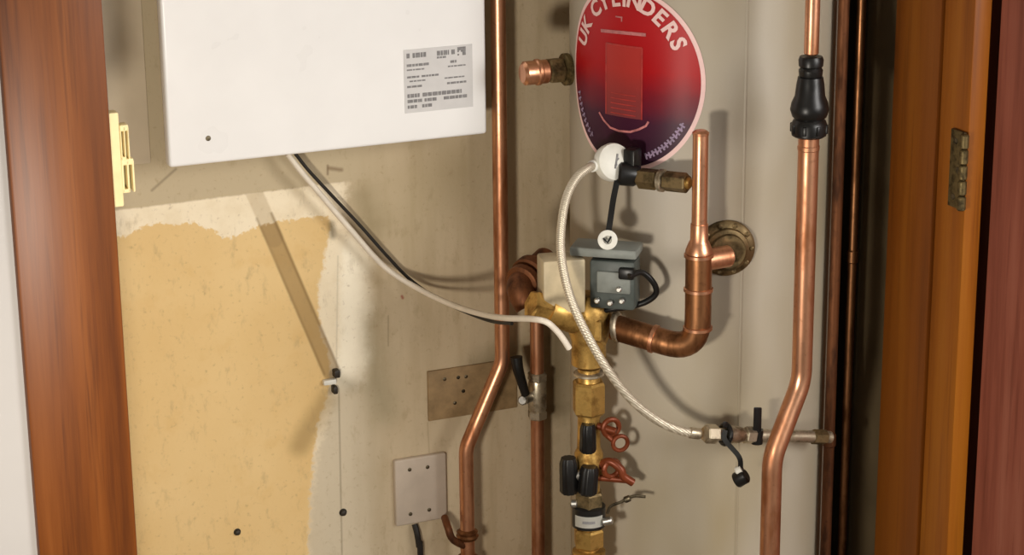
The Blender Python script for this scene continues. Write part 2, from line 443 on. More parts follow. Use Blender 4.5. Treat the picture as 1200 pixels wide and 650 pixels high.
# ------------------------------------------------------------------ boiler
fd = .10
pl = W(193, 100, fd); pr = W(570, 80, fd); pb = W(385, 177, fd)
x0, x1, zb = pl.x, pr.x, pb.z
bo = thing('boiler', ((x0 + x1) / 2, 0, zb), 'white wall-hung boiler casing with a printed data label low on its right', 'boiler')
bm = B(); box(bm, (x0, -fd, zb), (x1, -fd + .022, zb + .72), .005, 3); obj('front_panel', bm, 'whitep', bo)
bm = B(); box(bm, (x0 + .022, -fd + .022, zb + .012), (x1 - .012, .001, zb + .70), .003); obj('chassis', bm, 'greyback', bo)
a = W(476, 62, fd); b = W(548, 126, fd)
lw = b.x - a.x; zt = W(512, 55, fd).z; zl = W(512, 129, fd).z
bm = B(); box(bm, (a.x - .004, -fd - .0008, zl), (b.x + .008, -fd + .0005, zt)); dl = obj('data_label', bm, 'paper', bo, smooth=0)
bm = B(); lh = zt - zl
rows = [(.06, [(.0, .06), (.10, .32), (.5, .70), (.74, .8)], .075), (.15, [(.5, .66)], .03), (.23, [(0, .38), (.72, .82)], .04), (.31, [(.0, .3), (.68, .98)], .022),
        (.42, [(0, .2), (.24, .52)], .03), (.49, [(.04, .3), (.62, .95)], .022), (.57, [(0, .25), (.66, .98)], .032), (.70, [(0, .2), (.25, .9)], .06), (.79, [(.0, .25), (.28, .5), (.6, 1)], .05), (.88, [(.0, .16), (.24, .4)], .05)]
for f, segs, hh in rows:
    for s, e in segs:
        q = s
        while q < e - .01:
            w = min(random.uniform(.03, .09), e - q)
            box(bm, (a.x + q * lw, -fd - .0013, zt - (f + hh) * lh), (a.x + (q + w) * lw, -fd - .0006, zt - f * lh)); q += w + .012
for i in range(5):
    for j in range(5):
        if random.random() < .62: box(bm, (a.x + (.84 + i * .028) * lw, -fd - .0013, zt - (.03 + j * .027 + .025) * lh), (a.x + (.84 + i * .028 + .026) * lw, -fd - .0006, zt - (.03 + j * .027) * lh))
obj('print', bm, 'print', dl, smooth=0)
p = W(244, 162, fd); bm = B(); lathe(bm, p + Vector((0, .0005, 0)), -Y, [(0, .004), (.0012, .0036), (.0016, .002)], 14)
obj('panel_screw', bm, 'screw', bo, label='small grey screw head low on the panel')

# ------------------------------------------------------------------ cylinder
HC = 1.55
ct = thing('hot_water_cylinder', (CX, CY, 0), 'tall off-white jacketed hot water cylinder wearing a red oval label', 'hot water cylinder')
bm = B(); lathe(bm, Vector((CX, CY, 0)), Z, [(0, CR - .01), (.01, CR), (HC - .08, CR), (HC - .04, CR * .93), (HC - .01, CR * .7), (HC, CR * .3)], 128)
obj('jacket', bm, 'jacket', ct, smooth=30)
ob_jacket = None
# seam strip on the skin
as_ = cang(cyl(873, 150))
bm = B()
for i in range(2):
    pass
vs = [[bm.verts.new(conc(as_ + (k - 1) * .012, z, .0012 if k == 1 else .0002)) for k in range(3)] for z in (0.02, HC - .09)]
for k in range(2): bm.faces.new((vs[0][k], vs[0][k + 1], vs[1][k + 1], vs[1][k]))
obj('seam', bm, 'jacket', ct)
# label
pc = cyl(732, 92); ac = cang(pc); ae = cang(cyl(827, 95))
la = (ae - ac) * CR                      # half width along the skin
zc = pc.z; lb = (zat(pc.x, pc.y, 92).z - zat(pc.x, pc.y, 199).z)
def lpt(s, h, off): return conc(ac + s / CR, zc + h, off)
def ell(rx, rz, off, rings=10, seg=120):
    bm = B(); c = bm.verts.new(lpt(0, 0, off)); pv = None
    for i in range(1, rings + 1):
        cur = [bm.verts.new(lpt(rx * i / rings * math.cos(2 * math.pi * k / seg), rz * i / rings * math.sin(2 * math.pi * k / seg), off)) for k in range(seg)]
        for k in range(seg):
            if pv is None: bm.faces.new((c, cur[k], cur[(k + 1) % seg]))
            else: bm.faces.new((pv[k], cur[k], cur[(k + 1) % seg], pv[(k + 1) % seg]))
        pv = cur
    return bm
lab = obj('label', ell(la, lb, .0015), 'printw', ct, label='red and navy oval label with a pale rim')
obj('printed_face', ell(la - .006, lb - .006, .0022), label_mat(zc - lb, zc + lb), lab, label='oval print running from red to navy')
def text_verts(body, size):
    cu = bpy.data.curves.new('t', 'FONT'); cu.body = body; cu.size = size; cu.align_x = 'CENTER'; cu.resolution_u = 3; cu.offset = size * .035
    o = bpy.data.objects.new('t', cu); C.objects.link(o)
    bpy.context.view_layer.update()
    ev = o.evaluated_get(bpy.context.evaluated_depsgraph_get()); me = bpy.data.meshes.new_from_object(ev)
    out = ([v.co.copy() for v in me.vertices], [tuple(p.vertices) for p in me.polygons])
    bpy.data.objects.remove(o); bpy.data.meshes.remove(me); bpy.data.curves.remove(cu)
    return out
bm = B()
word = 'UK CYLINDERS'; 
A0, A1 = 156, 30                         # degrees round the oval from first to last letter
rx, rz = la * .79, lb * .86
wts = {' ': .6, 'I': .5}
tot = 0; pos = []
for i, ch in enumerate(word):
    w = wts.get(ch, 1.0); pos.append(tot + w / 2); tot += w
arc_n = 400; arc_th = [R(A0 + (A1 - A0) * i / arc_n) for i in range(arc_n + 1)]; arc_s = [0]
for i in range(arc_n): arc_s.append(arc_s[-1] + math.hypot(rx * (math.cos(arc_th[i + 1]) - math.cos(arc_th[i])), rz * (math.sin(arc_th[i + 1]) - math.sin(arc_th[i]))))
for ch, q in zip(word, pos):
    if ch == ' ': continue
    sq = arc_s[-1] * (q - pos[0]) / (pos[-1] - pos[0]); th = arc_th[min(range(arc_n + 1), key=lambda i: abs(arc_s[i] - sq))]
    cx_, cz_ = rx * math.cos(th), rz * math.sin(th)
    nrm = Vector((math.cos(th) / rx, math.sin(th) / rz)).normalized(); tn = Vector((nrm.y, -nrm.x))
    vs, fs = text_verts(ch, .030)
    base = []
    for v in vs:
        s = cx_ + tn.x * v.x + nrm.x * (v.y - .010); h = cz_ + tn.y * v.x + nrm.y * (v.y - .010)
        base.append(bm.verts.new(lpt(s, h, .003)))
    for f in fs:
        try: bm.faces.new([base[k] for k in f])
        except ValueError: pass
obj('lettering', bm, 'printw', lab, smooth=0, label='pale capital letters UK CYLINDERS round the top')
def strip(bm, pts, w, off):
    """thin printed line through (s,h) points"""
    pr = None
    for i, p in enumerate(pts):
        a = Vector(pts[max(0, i - 1)]); b = Vector(pts[min(len(pts) - 1, i + 1)]); tn = (b - a).normalized(); n_ = Vector((-tn.y, tn.x)) * w / 2
        cur = [bm.verts.new(lpt(p[0] + n_.x, p[1] + n_.y, off)), bm.verts.new(lpt(p[0] - n_.x, p[1] - n_.y, off))]
        if pr: bm.faces.new((pr[0], pr[1], cur[1], cur[0]))
        pr = cur
def lsh(px, py):
    p = cyl(px, py); return ((cang(p) - ac) * CR, p.z - zc)
bm = B()
strip(bm, [lsh(706 + i * 5.2, 35.5 + i * .5) for i in range(11)], .0045, .003)
strip(bm, [lsh(727 + 8 * (i / 4) - 4, 19 + i * .3) for i in range(5)], .002, .003); strip(bm, [lsh(730, 19), lsh(730, 25)], .002, .003)
obj('rule', bm, 'printp', lab, smooth=0)
s0, h1_ = lsh(712, 50); s1, h0_ = lsh(753, 140)
bm = B(); gv = [[bm.verts.new(lpt(s0 + (s1 - s0) * i / 8, h0_ + (h1_ - h0_) * j / 12, .0025)) for i in range(9)] for j in range(13)]
for j in range(12):
    for i in range(8): bm.faces.new((gv[j][i], gv[j][i + 1], gv[j + 1][i + 1], gv[j + 1][i]))
obj('printed_panel', bm, label_mat(zc - lb, zc + lb, 1), lab, label='lighter red printed rectangle')
bm = B()
for w_, (sa, sb) in ((0, (s0, s0)), (0, (s1, s1))): strip(bm, [(sa, h1_ - (h1_ - h0_) * i / 8) for i in range(9)], .0022, .0028)
strip(bm, [(s0 + (s1 - s0) * i / 6, h1_) for i in range(7)], .0022, .0028)
for k in range(5): strip(bm, [(s0 + (s1 - s0) * (.15 + .7 * i / 6), h0_ + (h1_ - h0_) * (.04 + .07 * k)) for i in range(7)], .0014, .0028)
obj('panel_outline', bm, plain('dim_red_print', (176, 56, 52), .4, 0, .2, 60), lab, smooth=0)
bm = B(); arc = [(704, 131), (709, 140), (717, 149), (727, 153), (740, 154), (750, 151), (758, 147), (761, 142)]
strip(bm, [lsh(*q) for q in arc], .003, .003)
obj('curved_line', bm, 'printp', lab, smooth=0)
bm = B()
def marks(a0, a1, n_, hgt, rf):
    for i in range(n_):
        th = R(a0 + (a1 - a0) * i / (n_ - 1)); c0 = (la * rf * math.cos(th), lb * rf * math.sin(th)); c1 = (la * (rf + hgt) * math.cos(th), lb * (rf + hgt) * math.sin(th))
        strip(bm, [c0, c1], .0028, .003)
        th2 = th + R(2.2); c2 = (la * (rf + hgt * (.2 + .6 * (i % 2))) * math.cos(th), lb * (rf + hgt * (.2 + .6 * (i % 2))) * math.sin(th)); c3 = (la * (rf + hgt * .5) * math.cos(th2), lb * (rf + hgt * .5) * math.sin(th2))
        strip(bm, [c2, c3], .0022, .003)
M['lilac'] = plain('lilac_print', (150, 128, 156), .5, 0, .2, 90)
marks(198, 232, 9, .07, .83); obj('small_print', bm, 'lilac', lab, smooth=0); bm = B()
marks(291, 329, 13, .07, .83); obj('small_print', bm, 'lilac', lab, smooth=0)
# brass boss on the skin behind the riser
pb_ = cyl(851, 290); ab = cang(pb_); k_ = mpp(pb_)
bm = B(); lathe(bm, pb_ - dirc(ab) * .004, dirc(ab), [(0, .039), (.007, .039), (.010, .036), (.012, .030), (.018, .029), (.020, .024), (.026, .023)], 40)
obs = obj('boss', bm, 'brass_old', ct, label='round dull brass boss')
bm = B()
for i in range(10):
    th = i * math.pi / 5; q = pb_ + (tanc(ab) * math.cos(th) + Z * math.sin(th)) * .0335 + dirc(ab) * .004
    lathe(bm, q, dirc(ab), [(0, .0035), (.004, .0035), (.005, .002)], 8)
obj('boss_notches', bm, 'brass_old', obs)

# side stub with compression nut, left of the label
pe = cyl(671, 82); q0 = W(613, 82, -cyl(671, 82).y + .0); 
ps = cyl(669.2, 82); dS = Vector((-1, .0, 0)); k_ = mpp(ps)
L0 = (W(668, 83, -ps.y) - W(613, 83, -ps.y)).length
st = thing('pipe_stub', ps + dS * L0 * .5, 'short copper stub with a dull brass nut left of the red label', 'pipe stub')
base = W(666, 81, -ps.y)
bm = B(); rod(bm, base + dS * L0 * .42, base + dS * L0 * .98, 14 * k_, 24)
lathe(bm, base + dS * L0 * .60, dS, [(0, 14 * k_), (.002, 15.5 * k_), (.006, 15.5 * k_), (.008, 14 * k_)], 24); obj('pipe', bm, 'copper', st)
bm = B(); hexnut(bm, base + dS * L0 * .12, base + dS * L0 * .44, 15.5 * k_, .1); obj('nut', bm, 'brass_old', st)
bm = B(); lathe(bm, base + dS * L0 * .0, dS, [(0, 19 * k_), (L0 * .09, 19 * k_), (L0 * .12, 14 * k_)], 28); obj('flange', bm, 'hinge', st, label='dull dark washer')

# ------------------------------------------------------------------ riser pipework in front of the cylinder
RO_ = .062
pt = cyl(819, 300, RO_); rx_, ry_ = pt.x, pt.y; k_ = mpp(pt)
def rz_(py): return zat(rx_, ry_, py)
def hz(px, py, z):
    v = ray(px, py); return CAM + v * ((z - CAM.z) / v.z)
elb = rz_(400)
SP = cyl(690, 450, .066); sx_, sy_ = SP.x, SP.y; ks = mpp(SP)
def sz_(py): return zat(sx_, sy_, py)
vm_port = Vector((sx_, sy_, 0)); 
rs = thing('riser_pipe', rz_(420), 'brown copper riser with a wide elbow standing before the round brass boss', 'pipe')
r1 = 9.2 * k_; r2 = 16.2 * k_
bm = B(); rod(bm, rz_(156), rz_(282), r1, 24); lathe(bm, rz_(156) - Z * .002, Z, [(0, r1 + .0005), (.003, r1 + .0008), (.006, r1 * .7)], 24); obj('upright', bm, 'copper', rs)
bm = B(); lathe(bm, rz_(296), Z, [(0, r2), (.004, r2 * .98), (.014, r1 * 1.35), (.018, r1 * 1.15), ((rz_(262) - rz_(296)).length, r1 * 1.12)], 28); obj('reducer', bm, 'copper', rs)
# from the elbow the branch runs left to the motorised valve
end = zat(sx_, sy_, 382) + (Vector((rx_, ry_, 0)) - Vector((sx_, sy_, 0))).normalized() * 31 * ks
end = zat(end.x, end.y, 383)
low = rz_(412)
path = fillet([rz_(296), low, end], .038, 10)
bm = B(); tube(bm, path, r2 * .97, 28); obj('elbow', bm, 'copper_tarnish', rs)
bm = B()
for yy in (299, 339, 384):
    lathe(bm, rz_(yy) - Z * .003, Z, [(0, r2 * .95), (.001, r2 * 1.08), (.005, r2 * 1.08), (.006, r2 * .95)], 28); obj('solder_collar', bm, 'copper', rs); bm = B()
d_ = (low - end).normalized()
lathe(bm, end + d_ * .055, d_, [(0, r2 * .95), (.001, r2 * 1.07), (.006, r2 * 1.07), (.007, r2 * .95)], 28)
obj('solder_collar', bm, 'copper', rs)
# branch from the fat tee back to the boss
bq = pb_ + dirc(ab) * .036; bq.z = rz_(300).z
bm = B(); rod(bm, Vector((rx_, ry_, rz_(306).z)), Vector((bq.x, bq.y, rz_(306).z)), r2 * .8, 20); obj('branch', bm, 'copper', rs)

# ------------------------------------------------------------------ motorised valve + stack
mv = thing('motorised_valve', sz_(430), 'brass three-port valve under a grey and cream actuator box beside the cylinder', 'valve')
bm = B()
rb = 20.5 * ks
lathe(bm, sz_(428), Z, [(0, rb * .8), (.003, rb), ((sz_(400) - sz_(428)).length, rb * .98), ((sz_(385) - sz_(428)).length, rb * 1.22), ((sz_(362) - sz_(428)).length, rb * 1.25), ((sz_(350) - sz_(428)).length, rb * 1.0), ((sz_(344) - sz_(428)).length, rb * .7)], 32)
lv = sz_(376)
pl_ = W(622, 356, -sy_ + .0)
dl_ = (pl_ - lv).normalized()
lathe(bm, lv, dl_, [(0, rb * .98), (.030, rb * .95), (.036, rb * .92), ((pl_ - lv).length * .72, rb * .88)], 28)
dr_ = (end - zat(sx_, sy_, 383)).normalized()
lathe(bm, zat(sx_, sy_, 382), dr_, [(0, rb * .8), (18 * ks, rb * .75)], 24)
obj('body', bm, 'brass', mv)
bm = B(); hexnut(bm, lv + dl_ * (pl_ - lv).length * .60, pl_, rb * .86, .2); obj('union_nut', bm, 'brass', mv)
bm = B(); hexnut(bm, zat(sx_, sy_, 382) + dr_ * 12 * ks, zat(sx_, sy_, 383) + dr_ * 22 * ks, 23 * ks, .5); obj('union_nut', bm, 'brass', mv)
bm = B(); lathe(bm, end, dr_, [(0, r2 * .95), (.002, r2 * 1.15), (.007, r2 * 1.15), (.009, r2)], 28); obj('olive_ring', bm, 'nickel', rs)
# actuator: box seen on its corner
ec = sz_(330) + (CAM - sz_(330)).normalized() * .03; 
e1 = zat(ec.x, ec.y, 366); e0 = zat(ec.x, ec.y, 303)
hH = e0.z - e1.z
eL = Vector((-math.cos(R(12)), math.sin(R(12)), 0)); eR = tanc(cang(ec) * .62)
# left (cream) cheek and right (dark grey) face meet at the near edge
wl, wr = .058, .062
bm = B()
c0 = e1 + eL * wl * .5 + Vector((0, .022, hH * .5))
obox(bm, c0, eL, Vector((eL.y, -eL.x, 0)), Z, wl, .044, hH, .003); obj('actuator_cover', bm, 'creambox', mv, label='cream painted metal cover')
bm = B()
nR = Vector((eR.y, -eR.x, 0))
c1 = e1 + eR * wr * .52 - nR * .018 + Z * hH * .54
obox(bm, c1, eR, nR, Z, wr, .04, hH * .90, .004); act = obj('actuator_head', bm, 'greyd', mv, label='dark grey plastic actuator head')
bm = B()
obox(bm, c1 + Z * (hH * .5 + .007) - eR * .012, eR, nR, Z, wr * 1.48, .048, .013, .003); obj('actuator_lid', bm, 'grey', mv, label='lighter grey lid')
bm = B()
ff = e1 + eR * wr * .5 + nR * .003 + Z * hH * .5
obox(bm, ff + eR * .004 + Z * .008, eR, nR, Z, .046, .006, .030, .002); obj('recess_plate', bm, 'grey', act)
bm = B()
for i, (s, h) in enumerate(((-.018, -.018), (.0, -.020), (.016, -.016), (.012, .0))):
    q = ff + eR * s + Z * h; lathe(bm, q, nR, [(0, .004), (.006, .004), (.008, .0025)], 12)
obj('terminal', bm, 'steel', act)
bm = B(); obox(bm, ff + eR * .022 + Z * .022, eR, nR, Z, .022, .014, .016, .003); obj('cable_gland', bm, 'black', act)
g0 = ff + eR * .026 + Z * .020 + nR * .008
dpt = -g0.y
loop = [g0, cyl(752, 319, .06), cyl(765, 330, .05), cyl(769, 343, .045), cyl(758, 353, .045), cyl(738, 359, .05), cyl(716, 362, .06), cyl(698, 367, .075)]
bm = B(); tube(bm, spline(loop, 8), .0042, 12); obj('flex_cable', bm, 'black', mv, label='looped black cable')

# brown elbow left of the valve, in front of the straight copper pipe
dB = -pl_.y
bel = thing('copper_elbow', W(610, 345, dB), 'squat dark brown copper elbow between the copper drop pipe and the cream box', 'elbow')
kk = mpp(pl_)
pA = W(608, 364, dB - .04); pB = W(606, 336, dB - .05); pC = W(640, 304, dB - .10)
bm = B(); tube(bm, fillet([pA + Vector((.012, -.004, .006)), pB, pC], .02, 8), 16 * kk, 24); obj('bend', bm, 'copper_brown', bel)
bm = B(); d_ = (pC - pB).normalized(); lathe(bm, pB + d_ * .010, d_, [(0, 17 * kk), (.002, 21 * kk), (.012, 21 * kk), (.014, 17 * kk)], 24)
lathe(bm, pB + d_ * .030, d_, [(0, 17 * kk), (.002, 23 * kk), (.016, 23 * kk), (.018, 17 * kk)], 24)
obj('collar', bm, 'copper_brown', bel)

# lower stack
ls = thing('drain_valve', sz_(650), 'brass valve stack with black knobs and red-brown levers under the motorised valve', 'valve')
def hy(p): return sz_(p).z
bm = B(); lathe(bm, sz_(486), Z, [(0, 15 * ks), (hy(450) - hy(486), 15 * ks), (hy(447) - hy(486), 13 * ks), (hy(431) - hy(486), 13 * ks)], 28)
lathe(bm, sz_(660), Z, [(0, 13 * ks), (hy(560) - hy(660), 13 * ks), (hy(556) - hy(660), 17 * ks), (hy(530) - hy(660), 17 * ks), (hy(524) - hy(660), 14 * ks), (hy(484) - hy(660), 13 * ks)], 28)
obj('body', bm, 'brass', ls)
bm = B(); hexnut(bm, sz_(484), sz_(446), 20 * ks, .25); obj('hex_nut', bm, 'brass', ls)
bm = B(); lathe(bm, sz_(440), Z, [(0, 15 * ks), (.002, 18 * ks), (.005, 18 * ks), (.007, 15 * ks)], 28); obj('steel_ring', bm, 'nickel', ls)
vd = (CAM - SP); vd.z = 0; vd.normalize(); vr = Vector((-vd.y, vd.x, 0)); vr = vr if vr.dot(right) > 0 else -vr
def sp(px, py, o=0.0):
    """point near the stack axis, o metres towards the viewer"""
    q = sz_(py) + vd * o; c = proj(q)[0]; return q + vr * (px - c) * ks
def knob(a, b, r, flut=10):
    bm = B(); L = (b - a).length; x, y, d = frame_of(b - a); seg = flut * 4; rings = []
    for s, rr in ((0, .8), (.08, 1), (.85, .96), (1, .78)):
        rings.append([bm.verts.new(a + d * L * s + (x * math.cos(k * 2 * math.pi / seg) + y * math.sin(k * 2 * math.pi / seg)) * r * rr * (1 - .07 * (k % 4 < 2))) for k in range(seg)])
    for p_, q_ in zip(rings, rings[1:]):
        for k in range(seg): bm.faces.new((p_[k], p_[(k + 1) % seg], q_[(k + 1) % seg], q_[k]))
    bm.faces.new(rings[0][::-1]); bm.faces.new(rings[-1]); return bm
obj('black_knob', knob(sp(689, 524, .018), sp(689, 491, .018), 10 * ks), 'black', ls, label='upright black knob')
obj('black_knob', knob(sp(667, 571, .020), sp(666, 530, .020), 11.5 * ks), 'black', ls, label='left black knob')
obj('black_knob', knob(sp(688, 570, .026), sp(691, 538, .026), 12 * ks), 'black', ls, label='middle black knob')
bm = B(); rod(bm, sp(667, 550, .02), sp(700, 552, .016), 7 * ks, 16); obj('spindle', bm, 'steel', ls)
def ring(bm, c, ax, r, w, n_=24):
    x, y, _ = frame_of(ax); tube(bm, [c + (x * math.cos(2 * math.pi * k / n_) + y * math.sin(2 * math.pi * k / n_)) * r for k in range(n_ + 1)], w, 10)
bm = B(); ring(bm, sp(716, 497, .012), vd + vr * .4, 10 * ks, 3.2 * ks); rod(bm, sp(700, 496, .008), sp(722, 500, .018), 4.5 * ks, 12)
lv1 = obj('lever', bm, 'redlever', ls, label='upper red-brown lever')
bm = B(); ring(bm, sp(727, 514, .016), vd + vr * .3, 9 * ks, 2.6 * ks); rod(bm, sp(708, 503, .012), sp(720, 512, .016), 3.5 * ks, 12); obj('lever_loop', bm, 'redlever', lv1)
bm = B(); tube(bm, spline([sp(700, 545, .006), sp(714, 536, .014), sp(727, 543, .018), sp(731, 552, .018), sp(742, 560, .016)], 6), 5 * ks, 12)
ring(bm, sp(717, 545, .012), vd + vr * .5, 10 * ks, 3.4 * ks); rod(bm, sp(700, 556, .01), sp(738, 558, .014), 4 * ks, 12)
obj('lever', bm, 'redlever', ls, label='lower red-brown lever')
bm = B(); hexnut(bm, sz_(594), sz_(575), 18 * ks, .1); obj('collar_nut', bm, 'brass_old', ls)
bm = B(); lathe(bm, sz_(616), Z, [(0, 17 * ks), (.002, 20 * ks), (hy(592) - hy(616), 20 * ks), (hy(590) - hy(616), 16 * ks)], 32); bd = obj('clamp_band', bm, 'black', ls, label='black clamp band')
bm = B()
bA = math.atan2(vd.x, -vd.y)
vv = []
for z_ in (hy(611), hy(598)):
    vv.append([bm.verts.new(Vector((sx_ + 20.7 * ks * math.sin(bA + (k - 5) * .18), sy_ - 20.7 * ks * math.cos(bA + (k - 5) * .18), z_)) ) for k in range(11)])
for k in range(10): bm.faces.new((vv[0][k], vv[0][k + 1], vv[1][k + 1], vv[1][k]))
r_ = bmesh.ops.solidify(bm, geom=bm.faces[:], thickness=.001)
obj('paper_tag', bm, 'whitecap', bd, label='white tag round the band')
bm = B()
vv = [[bm.verts.new(Vector((sx_ + 21.4 * ks * math.sin(bA + (k - 2) * .18), sy_ - 21.4 * ks * math.cos(bA + (k - 2) * .18), z_))) for k in range(5)] for z_ in (hy(606), hy(603))]
for k in range(4): bm.faces.new((vv[0][k], vv[0][k + 1], vv[1][k + 1], vv[1][k]))
obj('tag_mark', bm, 'print', bd)
bm = B(); rod(bm, sp(707, 606, .016), sp(718, 603, .018), 5 * ks, 14); obj('clamp_screw', bm, 'steel', ls); bm = B(); rod(bm, sp(668, 586, .012), sp(676, 586, .012), 5 * ks, 14); obj('clamp_screw', bm, 'steel', ls)
bm = B(); tube(bm, spline([sp(712, 596, .016), sp(716, 587, .018), sp(728, 582, .018), sp(742, 576, .016), sp(757, 577, .014)], 6), 1.8 * ks, 8); rod(bm, sp(732, 580, .018), sp(739, 577, .018), 4 * ks, 12)
obj('wire_tail', bm, 'screw', ls, label='thin twisted wire')
bm = B(); hexnut(bm, sz_(640), sz_(618), 19 * ks, .2)
obj('hex_nut', bm, 'brass', ls)
bm = B(); rod(bm, Vector((sx_, sy_, 0)), sz_(642), 15.5 * ks, 24); lathe(bm, sz_(652), Z, [(0, 16 * ks), (.003, 20 * ks), (.01, 20 * ks), (.012, 16 * ks)], 28); obj('tail_pipe', bm, 'brass', ls)

# ------------------------------------------------------------------ filling loop
fo = .045
wv = cyl(719, 190, fo); aw = cang(wv); kw = mpp(wv)
lvv = thing('loop_valve', cyl(740, 205, .02), 'small valve with a white round cap and black body under the red label', 'valve')
capd = (CAM - wv).normalized()
capd = (capd + right * .55 + up * .12).normalized()
bm = B(); lathe(bm, wv - capd * .012, capd, [(0, 19 * kw), (.002, 22 * kw), (.012, 23 * kw), (.017, 21.5 * kw), (.020, 15 * kw), (.0205, 4 * kw)], 36)
wc = obj('cap', bm, 'whitecap', lvv, label='white round cap')
bm = B(); cxa = capd.cross(Z).normalized(); cya = cxa.cross(capd).normalized()
if cya.z < 0: cya = -cya
if cxa.dot(right) < 0: cxa = -cxa
for (s, e_, w_) in (((-.004, -.009), (.003, .010), .0026), ((.000, .001), (.004, .004), .0018), ((-.004, -.005), (.0, -.004), .0018)):
    a_ = wv + capd * .0086 + cxa * s[0] + cya * s[1]; b_ = wv + capd * .0086 + cxa * e_[0] + cya * e_[1]; obox(bm, (a_ + b_) / 2, (b_ - a_).normalized(), capd.cross((b_ - a_).normalized()), capd, (b_ - a_).length, w_, .0012)
obj('cap_mark', bm, 'print', wc)
vb = cyl(738, 203, .03)
bm = B(); lathe(bm, cyl(724, 203, .045), (cyl(748, 205, .03) - cyl(724, 203, .045)), [(0, 12 * kw), (.003, 14 * kw), (.022, 14 * kw), (.03, 10 * kw)], 20)
obox(bm, cyl(741, 188, .03), tanc(aw), dirc(aw), Z, 16 * kw, .02, 30 * kw, .003)
obj('body', bm, 'black', lvv)
bx1 = cyl(744, 208, .033); rxp = rz_(216) - (rz_(216) - bx1).normalized() * (r1 + .004)
dx = (rxp - bx1); LX = dx.length; dx.normalize()
bm = B(); hexnut(bm, bx1 + dx * LX * .08, bx1 + dx * LX * .42, 12.5 * kw, .1); obj('nut', bm, 'brass_old', lvv)
bm = B(); rod(bm, bx1, rxp, 7 * kw, 20); obj('tail', bm, 'brass', lvv)
bm = B(); hexnut(bm, bx1 + dx * LX * .55, bx1 + dx * LX * .95, 12 * kw, .4); obj('nut', bm, 'brass_old', lvv)
bm = B(); lathe(bm, bx1 + dx * LX * .44, dx, [(0, 8 * kw), (.002, 13.5 * kw), (.007, 13.5 * kw), (.009, 8 * kw)], 24); obj('gland', bm, 'nickel', lvv)
# strap and hanging dust cap
def strap(bm, pts, w):
    pr_ = None
    for i, p in enumerate(pts):
        a = pts[max(0, i - 1)]; b = pts[min(len(pts) - 1, i + 1)]; tn = (b - a).normalized(); nv = (CAM - p).normalized(); sd = tn.cross(nv).normalized() * w / 2; nn = nv * .001
        cur = [bm.verts.new(p + sd + nn), bm.verts.new(p - sd + nn), bm.verts.new(p - sd - nn), bm.verts.new(p + sd - nn)]
        if pr_:
            for k in range(4): bm.faces.new((pr_[k], pr_[(k + 1) % 4], cur[(k + 1) % 4], cur[k]))
        else: bm.faces.new(cur)
        pr_ = cur
    bm.faces.new(pr_[::-1])
bm = B(); strap(bm, spline([cyl(724, 208, .05), cyl(719, 232, .065), cyl(716, 252, .078), cyl(713, 272, .088)], 5), 7 * kw); obj('strap', bm, 'black', lvv)
bm = B(); q = cyl(712, 281, .092); dq = (CAM - q).normalized()
lathe(bm, q - dq * .008, dq, [(0, 10 * kw), (.002, 11.5 * kw), (.012, 11.5 * kw), (.013, 9 * kw), (.013, 5 * kw), (.008, 4 * kw)], 28); dc = obj('dust_cap', bm, 'whitecap', lvv, label='white dust cap hanging from the strap')
bm = B(); strap(bm, [q + dq * .0055 + right * (-5 * kw) + up * 2 * kw, q + dq * .0055 - up * 3 * kw, q + dq * .0055 + right * 4 * kw + up * 4 * kw], 2.5 * kw); obj('cap_slot', bm, 'black', dc)

# braided hose
hp = [cyl(696, 194, .066), cyl(689, 197, .085), cyl(676, 208, .105), cyl(665, 228, .125), cyl(659, 255, .14), cyl(657, 290, .15), cyl(662, 325, .155), cyl(672, 358, .155), cyl(688, 392, .15), cyl(710, 430, .14), cyl(738, 466, .12), cyl(768, 491, .10), cyl(796, 504, .085), cyl(818, 508, .075)]
fl = thing('braided_hose', hp[-1], 'silver braided filling hose looping from the white cap down to the side valve', 'hose')
hs = spline(hp, 14); rh = 5.3 * mpp(hp[6])
def br(i, r): return r * (1 + .035 * math.sin(i * 2.1))
t = NT('woven_steel_braid')
wv1 = t.n('TexWave', wave_type='BANDS', bands_direction='DIAGONAL'); wv1.inputs['Scale'].default_value = 170; wv1.inputs['Distortion'].default_value = 1.5; t.l(t.co, wv1.inputs['Vector'])
f_ = wv1.outputs['Fac']; M['braid'] = t.set(t.mix(f_, lin((226, 216, 196)), lin((176, 164, 142))), .42, .45, .5); t.bump(f_, .3, .001)
bm = B(); tube(bm, hs[7:], rh, 16, br); obj('hose', bm, 'braid', fl)
bm = B(); d_ = (hs[0] - hs[6]).normalized(); rod(bm, hs[6], hs[0], rh * 1.35, 18); obj('hose_tail', bm, 'whitecap', lvv)
bm = B(); d_ = (hs[-1] - hs[-6]).normalized(); rod(bm, hs[-8], hs[-1] + d_ * .004, rh * 1.3, 18); obj('ferrule', bm, 'nickel', fl)
